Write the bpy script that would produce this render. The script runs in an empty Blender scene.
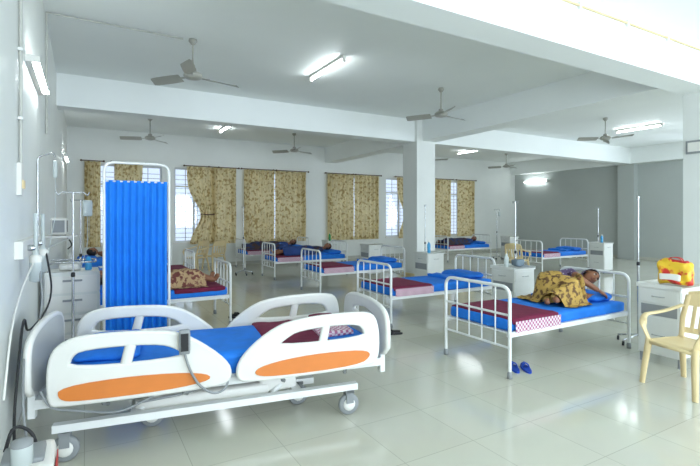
import bpy, math, random
from mathutils import Vector, Matrix, noise
from mathutils.bvhtree import BVHTree
from mathutils.geometry import tessellate_polygon
random.seed(4)
sc=bpy.context.scene
def lin(h):
    h=h.lstrip('#'); c=[int(h[i:i+2],16)/255 for i in (0,2,4)]
    return tuple((x/12.92 if x<=.04045 else ((x+.055)/1.055)**2.4) for x in c)+(1,)
def mat(name,hexc,rough=.5,metal=0,var=.06,scale=6,spec=.5,emit=0,transl=0,bump=0,coat=0,pattern=None,alpha=None):
    m=bpy.data.materials.new(name); m.use_nodes=True
    nt=m.node_tree; N=nt.nodes; L=nt.links; b=N['Principled BSDF']; out=N['Material Output']
    c=lin(hexc) if isinstance(hexc,str) else hexc
    b.inputs['Roughness'].default_value=rough; b.inputs['Metallic'].default_value=metal
    b.inputs['Specular IOR Level'].default_value=spec
    b.inputs['Coat Weight'].default_value=coat
    tc=N.new('ShaderNodeTexCoord')
    nz=N.new('ShaderNodeTexNoise'); nz.inputs['Scale'].default_value=scale; nz.inputs['Detail'].default_value=4
    L.new(tc.outputs['Object'],nz.inputs['Vector'])
    r=N.new('ShaderNodeValToRGB'); r.color_ramp.elements[0].position=.3; r.color_ramp.elements[1].position=.7
    r.color_ramp.elements[0].color=tuple(x*(1-var) for x in c[:3])+(1,)
    r.color_ramp.elements[1].color=tuple(min(1,x*(1+var)) for x in c[:3])+(1,)
    L.new(nz.outputs['Fac'],r.inputs['Fac']); col=r.outputs['Color']
    if pattern:
        kind,c2,sc2,th=pattern
        if kind=='spots':
            t=N.new('ShaderNodeTexVoronoi'); t.inputs['Scale'].default_value=sc2; L.new(tc.outputs['Object'],t.inputs['Vector']); f=t.outputs['Distance']
        elif kind=='noise':
            t=N.new('ShaderNodeTexNoise'); t.inputs['Scale'].default_value=sc2; t.inputs['Detail'].default_value=3; L.new(tc.outputs['Object'],t.inputs['Vector']); f=t.outputs['Fac']
        elif kind=='check':
            t=N.new('ShaderNodeTexChecker'); t.inputs['Scale'].default_value=sc2; L.new(tc.outputs['Object'],t.inputs['Vector']); f=t.outputs['Fac']
        rr=N.new('ShaderNodeValToRGB'); rr.color_ramp.elements[0].position=th-.04; rr.color_ramp.elements[1].position=th+.04
        L.new(f,rr.inputs['Fac'])
        mx=N.new('ShaderNodeMix'); mx.data_type='RGBA'; L.new(rr.outputs['Color'],mx.inputs[0])
        mx.inputs[6].default_value=lin(c2); L.new(col,mx.inputs[7]); col=mx.outputs[2]
    L.new(col,b.inputs['Base Color'])
    if bump:
        bp=N.new('ShaderNodeBump'); bp.inputs['Strength'].default_value=bump; bp.inputs['Distance'].default_value=.02
        L.new(nz.outputs['Fac'],bp.inputs['Height']); L.new(bp.outputs['Normal'],b.inputs['Normal'])
    if emit:
        L.new(col,b.inputs['Emission Color']); b.inputs['Emission Strength'].default_value=emit
    if transl:
        ts=N.new('ShaderNodeBsdfTranslucent'); L.new(col,ts.inputs['Color'])
        ms=N.new('ShaderNodeMixShader'); ms.inputs[0].default_value=transl
        L.new(b.outputs[0],ms.inputs[1]); L.new(ts.outputs[0],ms.inputs[2]); L.new(ms.outputs[0],out.inputs[0])
    return m
def glassmat():
    m=bpy.data.materials.new('window_glass'); m.use_nodes=True; nt=m.node_tree; N=nt.nodes; L=nt.links
    N.remove(N['Principled BSDF']); t=N.new('ShaderNodeBsdfTransparent'); t.inputs[0].default_value=(.84,.89,.96,1)
    g=N.new('ShaderNodeBsdfGlossy'); g.inputs['Roughness'].default_value=.05
    x=N.new('ShaderNodeMixShader'); x.inputs[0].default_value=.06
    L.new(t.outputs[0],x.inputs[1]); L.new(g.outputs[0],x.inputs[2]); L.new(x.outputs[0],N['Material Output'].inputs[0]); return m
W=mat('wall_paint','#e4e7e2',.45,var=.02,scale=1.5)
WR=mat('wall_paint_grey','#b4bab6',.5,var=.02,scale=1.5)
CE=mat('ceiling_paint','#f2f6f3',.6,var=.015,scale=1)
WM=mat('white_enamel','#e9ebe8',.3,var=.02)
FAN=mat('fan_enamel','#a5a49a',.35,var=.02)
WP=mat('white_plastic','#e6e5de',.35,var=.02)
HEADB=mat('headboard_plastic','#bfbfb7',.4,var=.02)
GREY=mat('grey_plastic','#8d9192',.45)
DK=mat('black_rubber','#1b1c1f',.5)
STEEL=mat('stainless_steel','#b9bcbe',.25,metal=.9,var=.03)
BLUE=mat('blue_bedsheet','#0f77dc',.75,var=.1,scale=9,bump=.3)
BLUE2=mat('blue_pillow_cover','#0f70d4',.75,var=.1,scale=12,bump=.3)
SCR=mat('blue_screen_fabric','#1687f2',.7,var=.06,scale=4,transl=.15)
MAR=mat('maroon_blanket','#6e1238',.85,var=.15,scale=12,bump=.3)
CHK=mat('checked_sheet_hem','#dcd2d6',.8,pattern=('check','#b0688a',40,.5))
ORG=mat('orange_panel','#d97f3a',.35,var=.04)
BEIGE=mat('beige_plastic','#e2cd9c',.4,var=.03)
CUR=mat('floral_curtain','#e2d2a4',.85,var=.1,transl=.5,pattern=('noise','#b39a66',11,.44))
ROD=mat('brown_rod','#5a4030',.4)
ALU=mat('white_window_frame','#cfd4d8',.4)
GR=mat('window_grille','#7c8690',.5)
SKIN=mat('skin_brown','#8a5a3e',.5,var=.08)
HAIR=mat('black_hair','#15110f',.55)
GOLD=mat('gold_sari','#b8964a',.7,var=.15,pattern=('noise','#644626',22,.46),bump=.4,scale=14)
PURP=mat('purple_shawl','#5c4a6e',.8,var=.2,pattern=('spots','#b7b2bb',30,.25))
NAVY=mat('navy_cloth','#24407c',.8,var=.2)
DKB=mat('dark_patterned_blanket','#4a3733',.85,pattern=('noise','#22345c',12,.5))
BRN=mat('brown_checked_blanket','#b89a72',.85,pattern=('noise','#6e3a34',16,.48),bump=.3)
LIP=mat('lip','#7a3c34',.5); EYE=mat('eye_white','#e8e4dc',.3); SOLE=mat('slipper_blue','#1746b0',.6)
BAGY=mat('bag_print','#e6bd2a',.35,var=.1,pattern=('noise','#c8281f',9,.47),bump=.5)
BAGR=mat('bag_red','#c62a20',.4,var=.1); GRN=mat('green_plastic','#2c9a52',.35)
GLB=mat('water_bottle_blue','#3fa0d8',.15,var=.03); CLR=mat('clear_plastic','#dfe6e4',.12,var=.02,transl=.4)
SCREEN=mat('monitor_screen','#1b2a3a',.15,emit=.05)
TUBE=mat('fluorescent_tube','#f2fbff',.3,emit=46,var=0)
GL=glassmat()
CAB=mat('cabinet_enamel','#dcded8',.35,var=.02)
def floormat():
    m=bpy.data.materials.new('vitrified_floor_tiles'); m.use_nodes=True; nt=m.node_tree; N=nt.nodes; L=nt.links; b=N['Principled BSDF']
    tc=N.new('ShaderNodeTexCoord'); br=N.new('ShaderNodeTexBrick'); br.offset=0; br.squash=1
    br.inputs['Scale'].default_value=1; br.inputs['Brick Width'].default_value=.6; br.inputs['Row Height'].default_value=.6
    br.inputs['Mortar Size'].default_value=.003; br.inputs['Mortar Smooth'].default_value=.2
    br.inputs['Color1'].default_value=lin('#cfcfbf'); br.inputs['Color2'].default_value=lin('#cacaba'); br.inputs['Mortar'].default_value=lin('#b2b2a2')
    L.new(tc.outputs['Object'],br.inputs['Vector'])
    nz=N.new('ShaderNodeTexNoise'); nz.inputs['Scale'].default_value=2.2; nz.inputs['Detail'].default_value=6; L.new(tc.outputs['Object'],nz.inputs['Vector'])
    mx=N.new('ShaderNodeMix'); mx.data_type='RGBA'; mx.blend_type='MULTIPLY'; mx.inputs[0].default_value=.08
    L.new(br.outputs['Color'],mx.inputs[6]); L.new(nz.outputs['Color'],mx.inputs[7]); L.new(mx.outputs[2],b.inputs['Base Color'])
    b.inputs['Roughness'].default_value=.11; b.inputs['Specular IOR Level'].default_value=.75
    nb=N.new('ShaderNodeTexNoise'); nb.inputs['Scale'].default_value=1.3; L.new(tc.outputs['Object'],nb.inputs['Vector'])
    bp=N.new('ShaderNodeBump'); bp.inputs['Strength'].default_value=.05; bp.inputs['Distance'].default_value=.03
    L.new(nb.outputs['Fac'],bp.inputs['Height']); L.new(bp.outputs['Normal'],b.inputs['Normal'])
    return m
FL=floormat()

def fillet(pts,rad,n=5,closed=False):
    P=[Vector(p) for p in pts]; out=[]
    for i,p in enumerate(P):
        if not closed and (i==0 or i==len(P)-1): out.append(p); continue
        a=P[i-1]; c=P[(i+1)%len(P)]; da=(a-p); dc=(c-p)
        r=min(rad,da.length*.49,dc.length*.49); s=p+da.normalized()*r; e=p+dc.normalized()*r
        for k in range(n+1):
            t=k/n; out.append(s*(1-t)**2+p*2*t*(1-t)+e*t*t)
    return out
def chaikin(pts,n=2):
    P=[Vector(p) for p in pts]
    for _ in range(n):
        Q=[]
        for i in range(len(P)):
            a=P[i];b=P[(i+1)%len(P)]; Q+= [a*.75+b*.25,a*.25+b*.75]
        P=Q
    return P
class M:
    def __init__(s): s.v=[];s.f=[];s.m=[];s.s=[];s.mats=[]
    def mi(s,m):
        if m not in s.mats: s.mats.append(m)
        return s.mats.index(m)
    def add(s,vs,fs,m,smooth=False,T=None):
        o=len(s.v); k=s.mi(m)
        s.v+=[(T@Vector(v) if T else Vector(v)) for v in vs]
        for f in fs: s.f.append([i+o for i in f]); s.m.append(k); s.s.append(smooth)
    def box(s,a,b,m,T=None):
        x0,y0,z0=a;x1,y1,z1=b
        s.add([(x0,y0,z0),(x1,y0,z0),(x1,y1,z0),(x0,y1,z0),(x0,y0,z1),(x1,y0,z1),(x1,y1,z1),(x0,y1,z1)],
              [(0,3,2,1),(4,5,6,7),(0,1,5,4),(1,2,6,5),(2,3,7,6),(3,0,4,7)],m,False,T)
    def tube(s,path,r,m,seg=8,closed=False,ref=None,T=None):
        P=[Vector(p) for p in path]; n=len(P); vs=[];fs=[]; nor=None
        for i,p in enumerate(P):
            if closed: t=(P[(i+1)%n]-P[i-1])
            else: t=P[min(i+1,n-1)]-P[max(i-1,0)]
            if t.length<1e-9: t=Vector((0,0,1))
            t.normalize()
            if ref is not None: nor=Vector(ref)
            elif nor is None: nor=Vector((0,0,1)) if abs(t.z)<.9 else Vector((1,0,0))
            nor=(nor-t*nor.dot(t)).normalized(); bi=t.cross(nor)
            rr=r[i] if isinstance(r,list) else r
            ra,rb=rr if isinstance(rr,tuple) else (rr,rr)
            for k in range(seg):
                a=2*math.pi*k/seg; vs.append(p+nor*math.cos(a)*ra+bi*math.sin(a)*rb)
        for i in range(n if closed else n-1):
            j=(i+1)%n
            for k in range(seg):
                l=(k+1)%seg; fs.append((i*seg+k,i*seg+l,j*seg+l,j*seg+k))
        s.add(vs,fs,m,True,T)
        if not closed:
            s.add([vs[k] for k in range(seg)],[tuple(range(seg))[::-1]],m,False,T)
            s.add([vs[(n-1)*seg+k] for k in range(seg)],[tuple(range(seg))],m,False,T)
    def lathe(s,prof,c,m,seg=16,T=None,axis='z'):
        vs=[];fs=[];n=len(prof)
        for r,z in prof:
            for k in range(seg):
                a=2*math.pi*k/seg; x,y=r*math.cos(a),r*math.sin(a)
                v={'z':(x,y,z),'x':(z,x,y),'y':(x,z,y)}[axis]
                vs.append(Vector(v)+Vector(c))
        for i in range(n-1):
            for k in range(seg):
                l=(k+1)%seg; fs.append((i*seg+k,i*seg+l,(i+1)*seg+l,(i+1)*seg+k))
        s.add(vs,fs,m,True,T)
        s.add([vs[k] for k in range(seg)],[tuple(range(seg))],m,False,T); s.add([vs[(n-1)*seg+k] for k in range(seg)],[tuple(range(seg))],m,False,T)
    def prism(s,outer,holes,f,c0,c1,m):
        loops=[[Vector((p[0],p[1],0)) for p in l] for l in [outer]+holes]
        tri=tessellate_polygon(loops); flat=[p for l in loops for p in l]; n=len(flat)
        vs=[f(p.x,p.y,c0) for p in flat]+[f(p.x,p.y,c1) for p in flat]
        fs=[tuple(t) for t in tri]+[tuple(i+n for i in t)[::-1] for t in tri]
        s.add(vs,fs,m,False); o=0; side=[]
        for l in loops:
            k=len(l)
            for i in range(k): j=(i+1)%k; side.append((o+i,o+j,n+o+j,n+o+i))
            o+=k
        s.add(vs,side,m,False)
    def grid(s,f,nu,nv,m,keep=None,T=None):
        vs=[f(i/nu,j/nv) for j in range(nv+1) for i in range(nu+1)]; fs=[]
        for j in range(nv):
            for i in range(nu):
                if keep and not keep((i+.5)/nu,(j+.5)/nv): continue
                a=j*(nu+1)+i; fs.append((a,a+1,a+nu+2,a+nu+1))
        s.add(vs,fs,m,True,T)
    def rbox(s,c,size,r,m,n=6,wob=0,pill=0,T=None,fn=None,wf=9):
        c=Vector(c);h=Vector(size)/2; seen={};vs=[];fs=[]
        def pt(p):
            k=tuple(round(x,5) for x in p)
            if k in seen: return seen[k]
            v=Vector((p[0]*h.x,p[1]*h.y,p[2]*h.z)); q=Vector([max(-(h[i]-r),min(h[i]-r,v[i])) for i in range(3)])
            d=v-q
            if d.length>1e-7: v=q+d.normalized()*r
            if pill:
                e=max(abs(p[0]),abs(p[1]))
                v.z*=(1-pill*e**3)*(1-pill*.4*min(abs(p[0]),abs(p[1]))**2)
            if fn: v=fn(v,p)
            w=v+c
            if wob: w+=noise.noise_vector(w*wf)*wob
            seen[k]=len(vs); vs.append(w); return seen[k]
        for ax in range(3):
            for sg in (-1,1):
                for i in range(n):
                    for j in range(n):
                        q=[]
                        for (a,b) in ((0,0),(1,0),(1,1),(0,1)):
                            uv=[-1+2*(i+a)/n,-1+2*(j+b)/n]; uv=[(abs(x)**.6)*(1 if x>0 else -1) for x in uv]
                            p=[0,0,0]; p[ax]=sg; p[(ax+1)%3]=uv[0]; p[(ax+2)%3]=uv[1]; q.append(pt(p))
                        fs.append(tuple(q if sg>0 else q[::-1]))
        s.add(vs,fs,m,True,T)
    def ell(s,c,r,m,nu=12,nv=8,T=None,fn=None,keep=None):
        def f(u,v):
            a=2*math.pi*u;b=math.pi*(v-.5); d=Vector((math.cos(b)*math.sin(a),math.cos(b)*math.cos(a),math.sin(b)))
            p=Vector((d.x*r[0],d.y*r[1],d.z*r[2])); 
            if fn: p=fn(p,d)
            return p+Vector(c)
        kp=None
        if keep: 
            def kp(u,v):
                a=2*math.pi*u;b=math.pi*(v-.5); return keep(Vector((math.cos(b)*math.sin(a),math.cos(b)*math.cos(a),math.sin(b))))
        s.grid(f,nu,nv,m,kp,T)
    def obj(s,name,loc=(0,0,0),rz=0,bevel=0):
        me=bpy.data.meshes.new(name); me.from_pydata([tuple(v) for v in s.v],[],s.f)
        for m in s.mats: me.materials.append(m)
        me.polygons.foreach_set('material_index',s.m); me.polygons.foreach_set('use_smooth',s.s); me.update()
        o=bpy.data.objects.new(name,me); sc.collection.objects.link(o); o.location=loc; o.rotation_euler=(0,0,rz)
        if bevel:
            b=o.modifiers.new('bevel','BEVEL'); b.width=bevel; b.segments=2; b.limit_method='ANGLE'; b.angle_limit=math.radians(60)
        return o
def inst(o,loc,rz=0):
    n=o.copy(); sc.collection.objects.link(n); n.location=loc; n.rotation_euler=(0,0,rz); return n

# ---------------- room shell ----------------
XL,XR,YB,YF,H=-.42,17.7,15.0,-4.0,4.1
BZ=3.53
m=M(); m.box((XL-.2,YF-.2,-.15),(XR+.2,YB+.2,0),FL); m.obj('floor')
m=M(); m.box((XL-.2,YF-.2,H),(XR+.2,YB+.2,H+.15),CE); m.obj('ceiling')
Z0,Z1=.78,3.1
def wall_holes(name,x0,x1,y0,y1,holes,mt,z0=Z0,z1=Z1,swap=False):
    m=M(); x=x0
    def bx(a,b):
        if swap: a=(a[1],a[0],a[2]);b=(b[1],b[0],b[2])
        m.box(a,b,mt)
    for a,b in holes:
        bx((x,y0,0),(a,y1,H)); bx((a,y0,0),(b,y1,z0)); bx((a,y0,z1),(b,y1,H)); x=b
    bx((x,y0,0),(x1,y1,H)); return m.obj(name)
wins=[(.15,2.05),(2.4,4.2),(4.65,6.65),(7.8,9.8),(10.3,12.3),(12.75,14.85)]
wall_holes('wall_back',XL-.2,XR+.2,YB,YB+.2,wins,W)
fw=[(.5,3.5),(5,8),(10,13)]; added_rw=[(-3.2,-.4),(.6,2.9),(4.1,6.9)]  # right-wall openings are unseen, added to brighten the ceiling and left wall
wall_holes('wall_front',XL-.2,XR+.2,YF-.2,YF,fw,W)
wall_holes('wall_right',YF,YB,XR,XR+.2,added_rw,WR,swap=True)
m=M(); m.box((XL-.2,YF,0),(XL,YB,H),W); m.obj('wall_left')
for nm,a,b in [('baseboard_back',(XL,YB-.015,0),(XR,YB,.1)),('baseboard_left',(XL,YF,0),(XL+.015,YB-.015,.1)),('baseboard_right',(XR-.015,YF,0),(XR,YB-.015,.1))]:
    m=M(); m.box(a,b,mat(nm,'#c4c4b8',.2)); m.obj(nm)
def beam(nm,a,b):
    m=M(); m.box(a,b,CE); m.obj(nm)
beam('ceiling_beam',(XL,9.5,BZ),(XR,9.9,H)); beam('ceiling_beam',(XL,3.2,BZ-.05),(XR,3.6,H))
beam('ceiling_beam',(7.6,3.6,BZ+.02),(8.05,9.5,H)); beam('ceiling_beam',(7.6,9.9,BZ+.02),(8.05,YB,H))
beam('ceiling_beam',(XR-.3,3.6,BZ),(XR,9.5,H)); beam('ceiling_beam',(XR-.3,9.9,BZ),(XR,YB,H))
m=M(); m.box((7.42,9.4,0),(8.02,10.0,H),W); m.box((7.405,9.385,0),(8.035,10.015,.1),BEIGE); m.obj('column')
m=M(); m.box((8.05,2.95,0),(8.65,3.6,H),W); m.obj('column')
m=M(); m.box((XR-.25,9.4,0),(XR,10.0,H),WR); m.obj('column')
# windows
for i,(a,b) in enumerate(wins+fw+added_rw):
    m=M(); back=i<len(wins); rt=i>=len(wins)+len(fw); yy=YB+.08 if back else (0 if rt else YF-.12); z0,z1=Z0,Z1; t=.05
    m.box((a,yy,z0),(b,yy+.05,z0+t),ALU); m.box((a,yy,z1-t),(b,yy+.05,z1),ALU); m.box((a,yy,z0+t),(a+t,yy+.05,z1-t),ALU); m.box((b-t,yy,z0+t),(b,yy+.05,z1-t),ALU)
    for k in (1,2): x=a+(b-a)*k/3; m.box((x-.03,yy,z0+t),(x+.03,yy+.05,z1-t),ALU)
    m.box((a+t,yy+.002,2.5),(b-t,yy+.048,2.55),ALU)
    m.box((a+t,yy+.02,z0+t),(b-t,yy+.025,z1-t),GL)
    if back:
        k=int((z1-z0)/.14)
        for q in range(1,k): m.tube([(a+t,yy+.09,z0+q*.14),(b-t,yy+.09,z0+q*.14)],.008,GR,5)
        for q in range(1,5): xx=a+(b-a)*q/5; m.tube([(xx,yy+.09,z0),(xx,yy+.09,z1)],.01,GR,5)
        m.box((a-.03,YB-.04,z0-.04),(b+.03,YB+.07,z0-.001),WP)
    if rt: m.v=[Vector((XR+.1+v.y,v.x,v.z)) for v in m.v]
    m.obj('window_%d'%(i+1))
# curtains
def curtain(a,b,tied=0,ph=0):
    m=M(); n=max(3,int((b-a)/.17))
    def f(u,v):
        z=3.14-v*2.42
        w=1
        if tied:
            w=1-.45*math.exp(-((v-.62)/.24)**2)-.15*max(0,v-.58)
        x=(a+(b-a)*u*w) if tied>=0 else (b-(b-a)*(1-u)*w)
        return Vector((x,14.86+.045*math.sin(u*n*2*math.pi+ph)+.012*math.sin(u*37+v*9),z))
    m.grid(f,n*10,24,CUR)
    m.tube([(a-.08,14.86,3.16),(b+.08,14.86,3.16)],.014,ROD); 
    for e in (a-.08,b+.08): m.ell((e,14.86,3.16),(.03,.03,.03),ROD); m.tube([(e+.0,14.86,3.16),(e,14.999,3.16)],.01,ROD,6)
    if tied:
        xx=a+(b-a)*.275 if tied>0 else b-(b-a)*.275
        m.tube([(xx-(b-a)*.27,14.86,1.66),(xx,14.79,1.64),(xx+(b-a)*.27,14.86,1.66)],.02,ROD,6)
    return m.obj('curtain')
curtain(.0,.4); curtain(.75,1.5,1,2); curtain(2.75,3.65,-1,.5); curtain(3.5,4.3,0,1)
curtain(4.55,5.6,0,0); curtain(5.65,6.8,0,1); curtain(7.65,8.75,0,.3); curtain(8.8,9.9,0,1.4)
curtain(10.75,11.5,-1,.6); curtain(11.4,12.4,0,.1); curtain(12.65,13.6,0,2); curtain(13.95,14.95,0,.6)

# ---------------- ceiling fans ----------------
def fan_mesh():
    m=M(); F=FAN; m.lathe([(.01,.52),(.055,.52),(.06,.49),(.03,.45),(.013,.44)],(0,0,0),F,14)
    m.tube([(0,0,.07),(0,0,.5)],.013,F,8)
    m.lathe([(.015,.12),(.045,.11),(.05,.07),(.03,.06),(.09,.055),(.125,.03),(.13,0),(.11,-.03),(.05,-.045),(.005,-.05)],(0,0,0),F,20)
    for k in range(3):
        T=Matrix.Rotation(k*2*math.pi/3,4,'Z')
        m.box((.1,-.025,-.012),(.24,.025,-.004),F,T)
        def f(u,v):
            x=.2+u*.5; w=.066+.012*math.sin(u*math.pi)-(.02 if u>.97 else 0); y=(v-.5)*2*w
            return Vector((x,y,-.006+.03*(v-.5)*2-.01*u))
        m.grid(f,10,4,F,T=T); m.grid(lambda u,v:f(u,v)-Vector((0,0,.006)),10,4,F,T=T)
    return m
fans=[(1.33,6.75,.2),(6.04,6.9,.1),(1.45,12.7,.8),(5.5,12.9,.3),(11.5,6.9,.5),(14.6,12.8,.1),(16.0,6.6,.7),(10.6,12.7,.9)]
f0=fan_mesh().obj('ceiling_fan',(fans[0][0],fans[0][1],H-.522),fans[0][2])
for x,y,r in fans[1:]: inst(f0,(x,y,H-.522),r)
# ---------------- tube lights ----------------
def tl():
    m=M(); m.box((-.03,-.62,-.045),(.03,.62,-.001),WP); m.tube([(0,-.585,-.075),(0,.585,-.075)],.016,TUBE,8)
    for e in (-.6,.6): m.box((-.022,e-.02,-.1),(.022,e+.02,-.04),WP)
    return m
t0=tl().obj('tube_light',(3.5,6.85,H))
for x,y in [(3.4,12.8),(13.4,7.1),(12.6,12.8),(3.5,.8),(3.5,-2),(9.8,-1.2),(13,-1.2)]:  # last four tubes are out of view, added for more ambient light
    inst(t0,(x,y,H))
w=inst(t0,(XL,5.2,2.9)); w.rotation_euler=(0,math.radians(-90),0)
w=inst(t0,(XL,12.3,2.9)); w.rotation_euler=(0,math.radians(-90),0)
w=inst(t0,(XR,13.8,3.15)); w.rotation_euler=(0,math.radians(90),0)
# conduits
m=M(); m.tube([(XL+.02,6.7,2.6),(XL+.02,6.7,H-.02),(1.2,6.75,H-.016)],.012,HEADB,6); m.obj('electrical_conduit')
m=M(); m.tube([(XL+.018,4.1,1.99),(XL+.018,4.1,H-.01)],.012,HEADB,6); 
for z in (2.3,2.8,3.3,3.8): m.box((XL+.002,4.07,z),(XL+.035,4.13,z+.02),WM)
m.obj('electrical_conduit')
m=M(); m.box((XL+.001,4.02,1.75),(XL+.03,4.2,1.98),WP); m.box((XL+.03,4.06,1.8),(XL+.04,4.1,1.86),BEIGE); m.box((XL+.03,4.13,1.8),(XL+.04,4.17,1.86),BEIGE); m.obj('wall_switchboard')
m=M(); m.tube([(XL+.05,3.18,3.95),(8.0,3.18,3.97)],.013,BEIGE,6)
for k in range(8): m.box((1+k*.95,3.165,3.92),(1.03+k*.95,3.199,4.0),WM)
m.obj('electrical_conduit')
m=M(); m.box((8.02,3.3,2.55),(8.049,3.55,2.75),GREY); m.box((8.01,3.33,2.58),(8.02,3.52,2.72),WP); m.obj('wall_switchboard')

# ---------------- metal hospital bed ----------------
def bed_mesh():
    m=M(); Lb,Wb=2.08,.92
    for x in (0,Lb):
        m.tube(fillet([(x,0,.03),(x,0,.9),(x,Wb,.9),(x,Wb,.03)],.11,6),.018,WM,10)
        for z in (.62,.3): m.tube([(x,0,z),(x,Wb,z)],.012,WM,8)
        for k in (1,2,3,4): m.tube([(x,Wb*k/5,.3),(x,Wb*k/5,.9)],.008,WM,6)
        for y in (0,Wb): m.lathe([(.018,0),(.026,0.002),(.026,.05),(.018,.07)],(x,y,0),GREY,10)
    for y in (.02,Wb-.02): m.box((0,y-.018,.4),(Lb,y+.018,.45),WM)
    m.box((0.02,.03,.43),(Lb-.02,Wb-.03,.445),WM)
    m.tube([(.6,0.03,.42),(.6,Wb-.03,.42)],.012,WM,6); m.tube([(1.4,0.03,.42),(1.4,Wb-.03,.42)],.012,WM,6)
    m.rbox((Lb/2,Wb/2,.505),(Lb-.07,Wb-.04,.125),.035,BLUE,14,wob=.006)
    m.rbox((.42,Wb/2,.545),(.72,Wb-.01,.07),.03,MAR,10,wob=.008)
    m.grid(lambda u,v:Vector((.08+u*.7,-.008-.006*math.sin(u*25)*v,.55-v*.11)),30,4,CHK)
    m.rbox((1.8,Wb/2,.61),(.4,.66,.13),.05,BLUE2,12,wob=.014,pill=.5)
    m.rbox((1.5,Wb*.55,.58),(.34,.6,.06),.025,BLUE,10,wob=.03)
    return m
b0=bed_mesh().obj('hospital_bed',(3.62,3.13,0))
for p in [(3.78,5.38),(4.08,8.25),(4.12,10.9),(4.12,13.35),(10.95,8.35),(10.9,12.1)]: inst(b0,(p[0],p[1],0))
for p in [(1.85,7.62),(1.85,10.2),(1.85,12.9)]: inst(b0,(p[0],p[1],0),math.pi)

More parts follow.
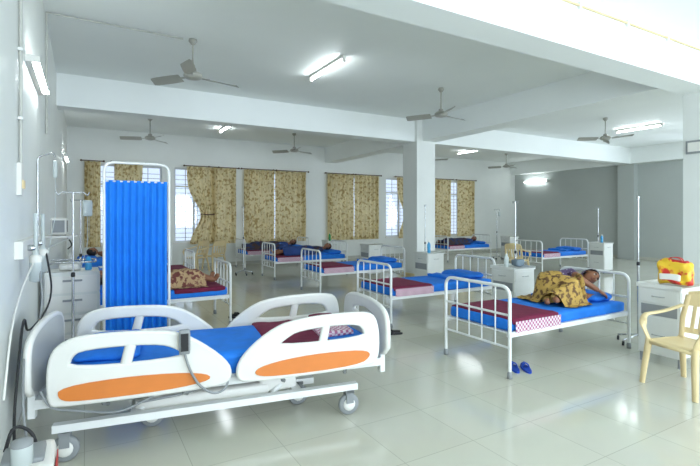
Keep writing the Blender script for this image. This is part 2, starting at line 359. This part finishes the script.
# ---------------- adjustable bed ----------------
def icu():
    m=M(); Wd=.95
    fs=lambda t0:(lambda a,b,c:Vector((a,t0+c,b)))
    railL=chaikin([(0,.42,0),(0,.68,0),(.06,.78,0),(.2,.82,0),(.66,.81,0),(.84,.75,0),(1.08,.56,0),(1.11,.45,0),(1.04,.4,0),(.05,.4,0)],2)
    railR=chaikin([(1.16,.45,0),(1.19,.57,0),(1.38,.73,0),(1.58,.81,0),(2.16,.83,0),(2.26,.76,0),(2.27,.47,0),(2.2,.41,0),(1.22,.4,0)],2)
    hl=chaikin([(.1,.61,0),(.1,.7,0),(.18,.755,0),(.62,.75,0),(.76,.7,0),(.86,.61,0)],2)
    hr=chaikin([(1.42,.62,0),(1.5,.69,0),(1.62,.75,0),(2.08,.765,0),(2.16,.7,0),(2.16,.62,0)],2)
    ol=chaikin([(.05,.44,0),(.05,.52,0),(.5,.54,0),(.92,.51,0),(1.0,.45,0),(.7,.415,0),(.15,.415,0)],2)
    orr=chaikin([(1.26,.45,0),(1.34,.51,0),(1.7,.55,0),(2.15,.54,0),(2.21,.49,0),(2.1,.42,0),(1.4,.415,0)],2)
    for t,sg in ((0,-1),(Wd,1)):
        m.prism(railL,[hl],fs(t),-.018,.018,WP); m.prism(railR,[hr],fs(t),-.018,.018,WP)
        for poly in (railL,railR): m.tube([(p.x,t,p.y) for p in poly],.02,WP,8,closed=True)
        for poly in (hl,hr): m.tube([(p.x,t,p.y) for p in poly],.018,WP,6,closed=True)
        for s0,z0,z1 in ((.45,.6,.77),(1.82,.6,.78)): m.tube([(s0-.02,t,z0),(s0+.02,t,z1)],(.016,.035),WP,8,ref=(0,1,0))
        m.prism(ol,[],fs(t+sg*.022),-.006,.006,ORG); m.prism(orr,[],fs(t+sg*.022),-.006,.006,ORG)
        for s0 in (.3,.8,1.5,2.0): m.tube([(s0,t,.42),(s0,t-sg*.04,.36),(s0+.02,t-sg*.08,.34)],.016,STEEL,6)
    fe=lambda s0:(lambda a,b,c:Vector((s0+c,a,b)))
    head=chaikin([(0,.42,0),(-.01,.72,0),(.06,.82,0),(.3,.86,0),(.65,.86,0),(.89,.82,0),(.96,.72,0),(.95,.42,0)],2)
    hh=chaikin([(.2,.68,0),(.22,.76,0),(.4,.79,0),(.55,.79,0),(.73,.76,0),(.75,.68,0)],2)
    for s0 in (-.12,2.36):
        hs=[hh] if s0>0 else []
        m.prism(head,hs,fe(s0),-.02,.02,WP if hs else HEADB); m.tube([(s0,p.x,p.y) for p in head],.024,WP,8,closed=True)
        if hs: m.tube([(s0,p.x,p.y) for p in hh],.02,WP,6,closed=True)
        e=-.026 if s0<0 else .026
        m.prism(chaikin([(.15,.48,0),(.15,.6,0),(.8,.6,0),(.8,.48,0)],2),[],fe(s0+e),-.005,.005,BLUE2)
        for y in (.12,.83): m.box((s0-.02,y-.03,.3),(s0+.02,y+.03,.46),WM)
    m.box((-.1,.08,.36),(2.35,.13,.42),WM); m.box((-.1,.82,.36),(2.35,.87,.42),WM)
    for s0 in (-.09,.5,1.1,1.7,2.3): m.box((s0-.02,.13,.365),(s0+.03,.82,.41),WM)
    m.box((0,.09,.42),(2.26,.86,.44),WM)
    m.rbox((1.13,.475,.52),(2.26,.83,.17),.05,BLUE,16,wob=.008)
    m.rbox((.3,.475,.63),(.42,.66,.12),.05,BLUE2,12,wob=.01,pill=.5)
    m.rbox((1.66,.48,.59),(.5,.86,.05),.022,MAR,12,wob=.012)
    m.rbox((2.0,.5,.625),(.3,.6,.05),.02,CHK,10,wob=.01)
    m.rbox((2.02,.6,.66),(.24,.35,.05),.02,MAR,8,wob=.012)
    wh=[(.07,.08),(2.05,.08),(.58,.42),(1.72,.42)]
    m.box((0,.05,.2),(2.12,.11,.25),WM); m.box((.45,.39,.17),(1.85,.45,.22),WM)
    for s0 in (.45,1.6): m.box((s0,.1,.18),(s0+.07,.42,.24),WM)
    m.rbox((.95,.3,.25),(.95,.26,.1),.03,WP,6); m.rbox((1.5,.3,.28),(.3,.22,.12),.03,WP,6)
    for s0,s1 in ((.5,.75),(1.45,1.7)):
        for t in (.18,.42): m.tube([(s0,t,.22),(s1,t+.1,.39)],.022,WM,8)
    m.tube([(.7,.35,.27),(1.3,.35,.38)],.028,GREY,10); m.tube([(1.0,.35,.33),(1.45,.35,.4)],.015,STEEL,8)
    for s0,t in wh:
        m.lathe([(.02,-.018),(.075,-.018),(.085,-.01),(.085,.01),(.075,.018),(.02,.018)],(s0,t,.085),GREY,20,axis='y')
        m.lathe([(.01,-.03),(.045,-.03),(.05,-.022),(.05,.022),(.045,.03),(.01,.03)],(s0,t,.085),WP,14,axis='y')
        m.box((s0-.03,t-.04,.1),(s0+.03,t-.03,.2),GREY); m.box((s0-.03,t+.03,.1),(s0+.03,t+.04,.2),GREY); m.box((s0-.035,t-.04,.18),(s0+.035,t+.04,.2),GREY)
    m.rbox((.8,-.05,.74),(.075,.035,.17),.012,GREY,4); m.box((.775,-.072,.68),(.825,-.067,.8),DK)
    cab=[(.8,-.05,.66),(.83,-.06,.55),(.9,-.06,.42),(1.0,-.04,.35),(1.08,-.02,.37),(1.1,0,.45),(1.02,0,.42),(.8,.05,.35),(.5,.05,.33)]
    m.tube(fillet(cab,.1,4),.009,GREY,6)
    m.tube(fillet([(.6,.0,.38),(.4,-.02,.3),(.2,.02,.33),(.0,0,.38),(-.05,0,.5)],.1,4),.008,GREY,6)
    return m
icu().obj('adjustable_hospital_bed',(-.19,3.46,0),math.radians(-8.8))

# ---------------- cabinets ----------------
def cab_mesh():
    m=M(); m.box((0,0,.1),(.42,.42,.82),CAB); m.box((-.015,-.015,.82),(.435,.435,.84),CAB)
    for a,b in (((-.015,-.015,.84),(-.005,.435,.865)),((.425,-.015,.84),(.435,.435,.865)),((-.005,.425,.84),(.425,.435,.865))): m.box(a,b,CAB)
    for x in (.02,.4):
        for y in (.02,.4): m.tube([(x,y,0),(x,y,.11)],.015,GREY,8)
    for f in (0,1):
        for z0,z1 in ((.66,.8),(.13,.5)):
            zc=(z0+z1)/2
            if f: m.box((-.008,.02,z0),(0,.4,z1),CAB); m.tube(fillet([(-.006,.15,zc),(-.03,.15,zc),(-.03,.27,zc),(-.006,.27,zc)],.01,2),.005,STEEL,6)
            else: m.box((.02,-.008,z0),(.4,0,z1),CAB)
        if f==0: m.tube(fillet([(.15,-.006,.73),(.15,-.03,.73),(.27,-.03,.73),(.27,-.006,.73)],.01,2),.005,STEEL,6)
    m.box((-.004,.03,.52),(0,.39,.64),GREY)
    return m
c0=cab_mesh().obj('bedside_cabinet',(5.3,4.5,0),0,.004)
for p in [(5.36,2.42),(5.95,7.2),(12.35,7.45),(6.35,12.3),(6.4,10.1),(13.2,11.4)]: inst(c0,(p[0],p[1],0))
# ---------------- chairs ----------------
def chair_mesh():
    m=M(); P=BEIGE
    def seat(dz):
        def f(u,v): x=.0+u*.44; y=-.22+v*.44; return Vector((x,y*(1-.06*u),.43-.018*math.sin(u*math.pi)*math.sin(v*math.pi)-.02*u-(.02*(1-u*9) if u<.11 else 0)+dz))
        return f
    m.grid(seat(0),10,10,P); m.grid(seat(-.012),10,10,P)
    m.tube([seat(-.012)(a,b) for a,b in [(0,0),(.5,0),(1,0),(1,.5),(1,1),(.5,1),(0,1),(0,.5)]],(.018,.01),P,8,closed=True,ref=(0,0,1))
    for sy in (-1,1):
        m.tube([(.02,sy*.215,.43),(-.01,sy*.235,.2),(-.03,sy*.25,0)],[(.028,.034),(.024,.03),(.02,.026)],P,8,ref=(1,0,0))
        m.tube([(.42,sy*.2,.42),(.47,sy*.22,.2),(.5,sy*.235,0)],[(.028,.034),(.024,.03),(.02,.026)],P,8,ref=(1,0,0))
        m.tube(fillet([(.02,sy*.215,.41),(-.0,sy*.27,.55),(.03,sy*.28,.645),(.3,sy*.28,.66),(.47,sy*.22,.72)],.09,5),(.013,.032),P,8,ref=(0,0,1))
        m.tube([(.42,sy*.2,.42),(.46,sy*.215,.6),(.52,sy*.2,.82)],(.028,.016),P,8,ref=(0,1,0))
    def back(z0,z1,dx):
        def f(u,v): y=-.2+.4*u; z=z0+(z1-z0)*v; top=.03*math.sin(u*math.pi)*(v if z1>.8 else 0); return Vector((.43+(z-.42)*.22+.035*math.sin(u*math.pi)+dx,y,z+top))
        return f
    for z0,z1 in ((.72,.84),(.46,.51)):
        for dx in (-.006,.006): m.grid(back(z0,z1,dx),10,3,P)
    for k in range(5):
        y=-.13+k*.065; cx=.035*math.sin((y+.2)/.4*math.pi)
        m.tube([(.43+.05*.22+cx,y,.48),(.43+.34*.22+cx,y,.76)],(.02,.006),P,8,ref=(0,1,0))
    m.tube([back(.84,.84,0)(k/10,1) for k in range(11)],.012,P,8)
    return m
ch0=chair_mesh().obj('plastic_chair',(4.63,2.18,0),math.radians(-12))
inst(ch0,(3.3,14.2,0),math.radians(-70)); inst(ch0,(10.35,8.6,0),math.radians(200)); inst(ch0,(2.6,13.6,0),math.radians(30))

# ---------------- IV stands ----------------
def iv(bag):
    m=M()
    for k in range(5):
        a=k*2*math.pi/5; c,s=math.cos(a),math.sin(a)
        m.tube([(0,0,.12),(.24*c,.24*s,.07)],.011,STEEL,8); m.lathe([(.01,-.012),(.028,-.012),(.028,.012),(.01,.012)],(.24*c,.24*s,.028),DK,12,axis='y'); m.tube([(.24*c,.24*s,.03),(.24*c,.24*s,.075)],.006,STEEL,6)
    m.tube([(0,0,.1),(0,0,1.0)],.014,STEEL,8); m.tube([(0,0,.98),(0,0,1.84)],.009,STEEL,8); m.lathe([(.01,.98),(.02,.985),(.02,1.02),(.01,1.03)],(0,0,0),DK,10)
    for s in (-1,1): m.tube(fillet([(0,0,1.84),(s*.11,0,1.84),(s*.13,0,1.8),(s*.15,0,1.85)],.03,3),.006,STEEL,6)
    if bag:
        m.rbox((.13,0,1.68),(.09,.035,.17),.016,CLR,5); m.tube([(.13,0,1.6),(.13,.0,1.3),(.06,.03,1.0)],.003,CLR,5)
    return m
i0=iv(False).obj('iv_stand',(6.0,3.18,0),.4)
for p in [(6.15,5.2),(6.5,7.95),(13.3,8.2),(3.75,12.3)]: inst(i0,(p[0],p[1],0),1.0)
i1=iv(True).obj('iv_stand',(13.3,12.1,0)); inst(i1,(-.05,8.1,0),.5); inst(i1,(-.1,5.45,0),.2)

# ---------------- privacy screen ----------------
m=M(); x0,x1,y=.17,.78,5.2
m.tube(fillet([(x0,y,.06),(x0,y,2.14),(x1,y,2.14),(x1,y,.06)],.1,6),.014,WM,8)
for z in (1.95,.3): m.tube([(x0,y,z),(x1,y,z)],.008,WM,6)
for x in (x0,x1):
    m.tube([(x,y-.2,.06),(x,y+.2,.06)],.012,WM,8)
    for s in (-.2,.2): m.lathe([(.008,-.012),(.028,-.012),(.028,.012),(.008,.012)],(x,y+s,.028),DK,10,axis='x')
m.grid(lambda u,v:Vector((x0+.01+u*(x1-x0-.03),y+.022*math.sin(u*9*2*math.pi+.5*math.sin(v*3))*(.6+.4*v)-.01,1.96-v*1.62)),90,16,SCR)
m.obj('privacy_screen')

# ---------------- people ----------------
def skin(J,E,root):
    me=bpy.data.meshes.new('s'); names=list(J); me.from_pydata([J[n][0] for n in names],[(names.index(a),names.index(b)) for a,b in E],[])
    o=bpy.data.objects.new('s',me); sc.collection.objects.link(o)
    sk=o.modifiers.new('sk','SKIN'); sub=o.modifiers.new('ss','SUBSURF'); sub.levels=2; sub.render_levels=2
    if me.skin_vertices:
        for i,n in enumerate(names):
            v=me.skin_vertices[0].data[i]; r=J[n][1]; v.radius=(r,r) if not isinstance(r,tuple) else r; v.use_root=(n==root)
    dg=bpy.context.evaluated_depsgraph_get(); r=bpy.data.meshes.new_from_object(o.evaluated_get(dg))
    vs=[v.co.copy() for v in r.vertices]; fs=[list(p.vertices) for p in r.polygons]
    bpy.data.objects.remove(o); return vs,fs
def addbody(m,J,E,root,matfn):
    vs,fs=skin(J,E,root)
    groups={}
    for f in fs:
        c=sum((vs[i] for i in f),Vector())/len(f); n=min(J,key=lambda k:(Vector(J[k][0])-c).length); groups.setdefault(matfn(n),[]).append(f)
    for mt,ff in groups.items(): m.add(vs,ff,mt,True)
    return BVHTree.FromPolygons(vs,fs)
def head(m,c,up,fwd,cover=None):
    up=Vector(up).normalized(); fwd=Vector(fwd); fwd=(fwd-up*fwd.dot(up)).normalized(); rt=fwd.cross(up)
    T=Matrix(((rt.x,fwd.x,up.x,c[0]),(rt.y,fwd.y,up.y,c[1]),(rt.z,fwd.z,up.z,c[2]),(0,0,0,1)))
    def fn(p,d):
        if p.z<0: p.x*=1+.28*p.z/.11; p.y*=1+.1*p.z/.11
        p.y+=.026*math.exp(-(p.x/.012)**2-((p.z+.012)/.022)**2)*(d.y>0)
        p.y-=.008*math.exp(-((abs(p.x)-.03)/.014)**2-((p.z-.012)/.012)**2)*(d.y>0)
        p.y+=.008*math.exp(-(p.x/.02)**2-((p.z+.09)/.018)**2)*(d.y>0)
        return p
    m.ell((0,0,0),(.074,.092,.115),SKIN,28,20,T,fn)
    for s in (-1,1):
        m.ell((s*.03,.08,.01),(.013,.008,.007),EYE,8,6,T); m.ell((s*.03,.087,.01),(.005,.004,.005),DK,6,4,T)
        m.ell((s*.03,.086,.03),(.018,.005,.004),HAIR,8,4,T)
        m.ell((s*.076,-.005,0),(.009,.02,.03),SKIN,8,6,T)
    m.ell((0,.084,-.05),(.024,.008,.005),LIP,8,4,T); m.ell((0,.083,-.058),(.02,.008,.005),LIP,8,4,T)
    m.ell((0,-.008,.012),(.084,.1,.118),HAIR,24,16,T,keep=lambda d:not(d.y>.25 and d.z<.5) and d.z>-.75)
    m.ell((0,-.105,-.02),(.035,.03,.035),HAIR,10,8,T)
    if cover: m.ell((0,-.014,.014),(.094,.114,.13),cover,24,16,T,keep=lambda d:d.y<.1)
def hand(m,w,d,n,sg=1):
    d=Vector(d).normalized(); n=Vector(n); n=(n-d*n.dot(d)).normalized(); s=d.cross(n)*sg; w=Vector(w)
    m.tube([w-d*.01,w+d*.03,w+d*.085],[(.014,.024),(.014,.036),(.011,.038)],SKIN,10,ref=n)
    for k,(o,l) in enumerate(((-.03,.065),(-.01,.075),(.01,.07),(.029,.056))):
        b=w+d*.08+s*o; p1=b+d*l*.45-n*.004; p2=p1+d*l*.33-n*l*.2; p3=p2+d*l*.18-n*l*.25
        m.tube([b,p1,p2,p3],[.0095,.009,.008,.006],SKIN,8)
    b=w+d*.03-s*.03; m.tube([b,b+d*.025-s*.02-n*.005,b+d*.055-s*.027-n*.012],[.012,.01,.007],SKIN,8)
def drape(m,bvh,x0,x1,y0,y1,base,mt,nx=50,ny=36,top=2,wr=.008,keep=None,blur=2,dil=1):
    Hh=[[base]*(nx+1) for _ in range(ny+1)]
    for j in range(ny+1):
        for i in range(nx+1):
            x=x0+(x1-x0)*i/nx;y=y0+(y1-y0)*j/ny; h=bvh.ray_cast(Vector((x,y,top)),Vector((0,0,-1)))
            if h[0] is not None: Hh[j][i]=max(base,h[0].z+.016)
    g=lambda A,j,i:A[max(0,min(ny,j))][max(0,min(nx,i))]
    for _ in range(dil): Hh=[[max(g(Hh,j+a,i+b) for a in(-1,0,1) for b in(-1,0,1)) for i in range(nx+1)] for j in range(ny+1)]
    for _ in range(blur): Hh=[[sum(g(Hh,j+a,i+b) for a in(-1,0,1) for b in(-1,0,1))/9 for i in range(nx+1)] for j in range(ny+1)]
    def f(u,v):
        i=round(u*nx);j=round(v*ny);x=x0+(x1-x0)*u;y=y0+(y1-y0)*v
        w=.5*math.sin(x*38+y*22+3*noise.noise(Vector((x*5,y*5,2))))+.8*noise.noise(Vector((x*7,y*9,3)))
        return Vector((x+.01*noise.noise(Vector((x*9,y*9,8))),y,max(base,Hh[j][i]+wr*w)))
    m.grid(f,nx,ny,mt,keep)
def fetal(ox,oy):
    m=M(); Z=.57
    def P(x,y,z): return (ox+x,oy+y,Z+z)
    J={'pelvis':(P(1.08,.62,.17),.15),'waist':(P(1.24,.66,.17),.125),'chest':(P(1.42,.62,.19),.14),'sh':(P(1.54,.57,.19),.1),'neck':(P(1.6,.51,.21),.055),'nk2':(P(1.645,.46,.225),.05),
     'hipT':(P(1.04,.54,.24),.1),'kneeT':(P(1.2,.2,.22),.068),'ankT':(P(.86,.28,.1),.042),'toeT':(P(.8,.17,.07),.035),
     'hipB':(P(1.05,.56,.11),.1),'kneeB':(P(1.22,.24,.075),.065),'ankB':(P(.84,.36,.06),.042),'toeB':(P(.76,.27,.045),.035),
     'shT':(P(1.52,.5,.32),.062),'elT':(P(1.36,.27,.27),.043),'wrT':(P(1.53,.14,.13),.028),
     'shB':(P(1.52,.5,.1),.062),'elB':(P(1.42,.22,.06),.043),'wrB':(P(1.6,.2,.05),.028)}
    E=[('pelvis','waist'),('waist','chest'),('chest','sh'),('sh','neck'),('neck','nk2'),('pelvis','hipT'),('hipT','kneeT'),('kneeT','ankT'),('ankT','toeT'),('pelvis','hipB'),('hipB','kneeB'),('kneeB','ankB'),('ankB','toeB'),('sh','shT'),('shT','elT'),('elT','wrT'),('sh','shB'),('shB','elB'),('elB','wrB')]
    sk={'neck','nk2','wrT','wrB','toeT','toeB','elT','elB'}; top={'sh','shT','shB','chest'}
    bv=addbody(m,J,E,'pelvis',lambda n:SKIN if n in sk else (PURP if n in top else GOLD))
    head(m,P(1.72,.38,.26),(1,-.25,.3),(-.2,-1,.15),PURP)
    hand(m,P(1.53,.14,.13),(.8,-.2,-.4),(0,-.6,.8)); hand(m,P(1.6,.2,.05),(1,-.1,0),(0,-.1,1),-1)
    drape(m,bv,ox+.82,ox+1.38,oy+.03,oy+.88,Z+.012,GOLD,54,66,wr=.016,blur=5,dil=2,keep=lambda u,v:(abs(u-.5)**3+abs(v-.5)**3)*8<.95+.3*noise.noise(Vector((u*3,v*3,0))))
    return m.obj('patient')
fetal(3.8,3.13)
def supine(loc,rz,cloth,blanket,x0=.06,x1=1.15):
    m=M(); Z=.575
    J={'pelvis':((.9,.46,Z+.11),.12),'waist':((1.1,.46,Z+.11),.11),'chest':((1.32,.46,Z+.12),.13),'neck':((1.52,.46,Z+.13),.055),'nk2':((1.58,.46,Z+.15),.05)}
    E=[('pelvis','waist'),('waist','chest'),('chest','neck'),('neck','nk2')]
    for n,s in (('L',1),('R',-1)):
        J['hip'+n]=((.84,.46+s*.09,Z+.1),.085);J['kn'+n]=((.5,.46+s*.13,Z+.17),.06);J['an'+n]=((.14,.46+s*.12,Z+.06),.042);J['to'+n]=((.1,.46+s*.15,Z+.16),.035)
        J['s'+n]=((1.44,.46+s*.17,Z+.12),.06);J['e'+n]=((1.18,.46+s*.25,Z+.07),.042);J['w'+n]=((1.0,.46+s*.14,Z+.2),.03)
        E+=[('pelvis','hip'+n),('hip'+n,'kn'+n),('kn'+n,'an'+n),('an'+n,'to'+n),('chest','s'+n),('s'+n,'e'+n),('e'+n,'w'+n)]
    bv=addbody(m,J,E,'pelvis',lambda n:SKIN if n in('neck','nk2','wL','wR','toL','toR','anL','anR') else cloth)
    head(m,(1.68,.46,Z+.18),(1,0,.2),(0,-.4,1))
    for s in (1,-1): hand(m,(1.0,.46+s*.14,Z+.2),(-.5,-s,0),(0,0,1),s)
    drape(m,bv,x0,x1,.05,.87,Z+.008,blanket,44,36,wr=.018,dil=2,blur=3)
    return m.obj('patient',loc,rz)
supine((4.15,13.35,0),0,NAVY,DKB); supine((4.15,10.9,0),0,DKB,NAVY,.3); supine((10.9,12.1,0),0,NAVY,DKB)
supine((1.85,7.62,0),math.pi,GOLD,BRN,.3,1.0); supine((1.85,12.9,0),math.pi,NAVY,BRN)

# ---------------- small objects ----------------
def bottle(loc,c,h=.24,r=.035,name='water_bottle'):
    m=M(); m.lathe([(r*.8,0),(r,.01),(r,h*.3),(r*.9,h*.35),(r,h*.4),(r,h*.7),(r*.4,h*.88),(r*.4,h*.92)],(0,0,0),c,14); m.lathe([(r*.45,h*.92),(r*.45,h),(.004,h)],(0,0,0),WP,10); return m.obj(name,loc)
bottle((6.15,7.4,.842),GLB); bottle((5.42,4.75,.842),CLR,.2); bottle((6.5,12.5,.842),GRN); bottle((12.5,7.6,.842),GLB)
m=M(); m.rbox((0,0,.05),(.16,.12,.1),.03,mat('cloth_bundle_grey','#6c7c86',.8),6,wob=.02); m.rbox((.09,.03,.04),(.1,.1,.08),.03,BLUE2,6,wob=.02); m.obj('cloth_bundle',(5.55,4.65,.86))
m=M(); m.lathe([(.02,0),(.04,.003),(.05,.07),(.052,.09),(.046,.09),(.035,.01)],(0,0,0),STEEL,14); m.obj('steel_tumbler',(12.62,7.7,.842))
# shopping bag (soft, printed plastic, gathered top with loop handles)
m=M()
def slump(v,p):
    k=(v.z/.14+1)/2; v.y*=1.05-.12*k; v.x*=1.1-.6*k; v.z+=.02*math.sin(v.y*22)*k; return v
m.rbox((0,0,.13),(.2,.33,.25),.05,BAGY,14,wob=.03,fn=slump,wf=12)
m.rbox((0,.0,.235),(.06,.27,.05),.02,BAGR,10,wob=.025,wf=15)
m.rbox((-.09,.02,.08),(.03,.2,.07),.012,WP,8,wob=.012)
for s in (-.025,.025): m.tube(fillet([(s,-.08,.24),(s,-.05,.29),(s,.04,.295),(s,.08,.24)],.05,4),(.004,.014),BAGR,6,ref=(0,0,1))
m.obj('shopping_bag',(5.58,2.57,.857),.1)
def slip(loc,rz,c=SOLE):
    m=M()
    for sx in (-.06,.06):
        o=chaikin([(sx-.03,-.12,0),(sx-.045,.05,0),(sx-.03,.12,0),(sx+.03,.12,0),(sx+.045,.05,0),(sx+.03,-.12,0)],2)
        m.prism(o,[],lambda a,b,cc:Vector((a,b,cc)),0,.02,c)
        for yy in (.03,.06): m.tube([(sx-.042,yy,.012),(sx-.03,yy,.045),(sx,yy+.01,.06),(sx+.03,yy,.045),(sx+.042,yy,.012)],(.005,.02),c,6,ref=(0,0,1))
    return m.obj('slippers',loc,rz)
slip((3.93,3.26,0),-.6); slip((4.0,8.0,0),.3,DK); slip((2.1,7.2,0),.8,DK); slip((3.65,5.15,0),1.2,DK)
# wall-mounted gas outlet with flowmeter and tubing
m=M(); X=XL+.001
m.box((X,3.9,1.3),(X+.05,5.4,1.42),WP)
for y in (4.2,4.9):
    m.lathe([(.02,0),(.025,.01),(.025,.04),(.015,.05)],(X+.05,y,1.36),STEEL,10,axis='x')
    m.tube([(X+.1,y,1.34),(X+.1,y,1.62)],.014,CLR,8); m.lathe([(.01,1.1),(.04,1.11),(.04,1.26),(.025,1.3),(.02,1.34)],(X+.1,y,0),CLR,14); m.lathe([(.041,1.25),(.041,1.29),(.02,1.31)],(X+.1,y,0),WP,14)
m.tube(fillet([(X+.12,4.2,1.25),(X+.16,4.1,.9),(X+.06,3.9,.6),(X+.1,3.4,.75),(X+.12,3.15,.5),(X+.15,3.1,.3)],.3,8),.007,GREY,6)
m.tube(fillet([(X+.12,4.9,1.3),(X+.2,4.6,.9),(X+.05,4.2,.7),(X+.08,3.6,1.0),(X+.06,3.3,.4),(X+.1,3.05,.2)],.3,8),.008,DK,6)
m.tube(fillet([(X+.1,4.3,1.3),(X+.05,3.8,1.1),(X+.05,3.3,.95),(X+.04,3.1,.6)],.3,8),.006,WP,6)
m.obj('oxygen_flowmeter')
m=M(); m.rbox((.14,.2,.22),(.26,.36,.36),.03,WP,6); m.box((.275,.1,.28),(.28,.3,.36),BAGR); m.rbox((.14,.2,.41),(.18,.2,.03),.012,GREY,4)
m.lathe([(.03,.4),(.045,.41),(.045,.5),(.03,.52)],(.14,.1,0),CLR,14); m.lathe([(.046,.5),(.046,.52),(.01,.53)],(.14,.1,0),GREY,14)
m.tube(fillet([(.05,.3,.4),(.08,.34,.52),(.16,.36,.46),(.2,.34,.3)],.08,4),.009,DK,6)
for a in (.04,.24):
    for b in (.05,.35): m.ell((a,b,.02),(.02,.02,.02),DK)
m.obj('suction_machine',(XL+.02,2.6,0))
m=M(); m.box((0,0,.12),(.5,.42,1.0),CAB)
for k in range(4):
    z=.15+k*.21; m.box((.02,-.012,z),(.48,0,z+.18),WP); m.box((.16,-.03,z+.12),(.34,-.012,z+.14),GREY); m.box((.5,.03,z),(.51,.39,z+.18),WP)
m.tube(fillet([(.03,.03,1.0),(.03,.03,1.1),(.47,.03,1.1),(.47,.39,1.1),(.03,.39,1.1)],.04,3),.01,STEEL,6)
for a in (.05,.45):
    for b in (.05,.37): m.lathe([(.01,-.015),(.04,-.015),(.04,.015),(.01,.015)],(a,b,.04),DK,12,axis='y'); m.tube([(a,b,.04),(a,b,.13)],.012,STEEL,6)
m.rbox((.22,.2,1.04),(.2,.15,.07),.02,WP,4); m.lathe([(.03,1.0),(.035,1.01),(.03,1.12),(.015,1.15)],(.4,.15,0),GLB,12)
m.obj('medical_trolley',(-.36,5.75,0))
m=M(); m.box((0,-.2,0),(.34,.25,.02),WP); m.box((0,.0,-.15),(.03,.03,0),WM); m.tube([(.01,.015,-.14),(.3,.015,0)],.01,WM,6)
m.rbox((.16,.02,.13),(.16,.3,.2),.02,WP,5); m.box((.241,-.1,.06),(.246,.14,.2),SCREEN); m.box((.1,-.135,.06),(.22,-.13,.2),GREY)
m.tube(fillet([(.2,.1,.05),(.3,.15,-.1),(.25,.0,-.14)],.1,5),.008,DK,6)
m.obj('patient_monitor',(XL+.001,6.4,1.35))
m=M(); m.box((0,-.02,0),(.02,.02,.3),WM); m.tube(fillet([(.01,0,.3),(.01,0,1.0),(.14,0,1.05),(.16,0,1.0)],.04,4),.009,STEEL,6); m.rbox((.16,0,.88),(.04,.09,.18),.016,CLR,5); m.tube([(.16,0,.8),(.16,.02,.4),(.1,-.1,0)],.004,CLR,5); m.obj('iv_bottle_hanger',(XL+.001,5.6,1.2))

# ---------------- lights ----------------
wd=bpy.data.worlds.new('World'); sc.world=wd; wd.use_nodes=True; bg=wd.node_tree.nodes['Background']; bg.inputs[0].default_value=(.86,.93,1,1); bg.inputs[1].default_value=1.4
def dl(c,d,w,e):  # area lamps added outside the unseen windows to fill the room
    l=bpy.data.lights.new('window_daylight','AREA'); l.shape='RECTANGLE'; l.size=w; l.size_y=2.3; l.energy=e; l.color=(.98,.99,.97)
    o=bpy.data.objects.new('window_daylight',l); sc.collection.objects.link(o); o.location=c; o.rotation_euler=Vector(d).to_track_quat('-Z','Z').to_euler()
for a,b in fw: dl(((a+b)/2,YF-.3,1.9),(0,1,.12),b-a,410)
for (a,b),e in zip(added_rw,(60,80,330)): dl((XR+.3,(a+b)/2,1.9),(-1,0,.1),b-a,e)
sc.view_settings.view_transform='Standard'
cam=bpy.data.cameras.new('cam'); co=bpy.data.objects.new('camera',cam); sc.collection.objects.link(co)
co.location=(0,0,1.6); co.rotation_euler=(math.radians(90),0,math.radians(-30)); cam.lens=460/700*36; cam.sensor_width=36; cam.shift_y=-17/700; cam.clip_start=.05
sc.camera=co
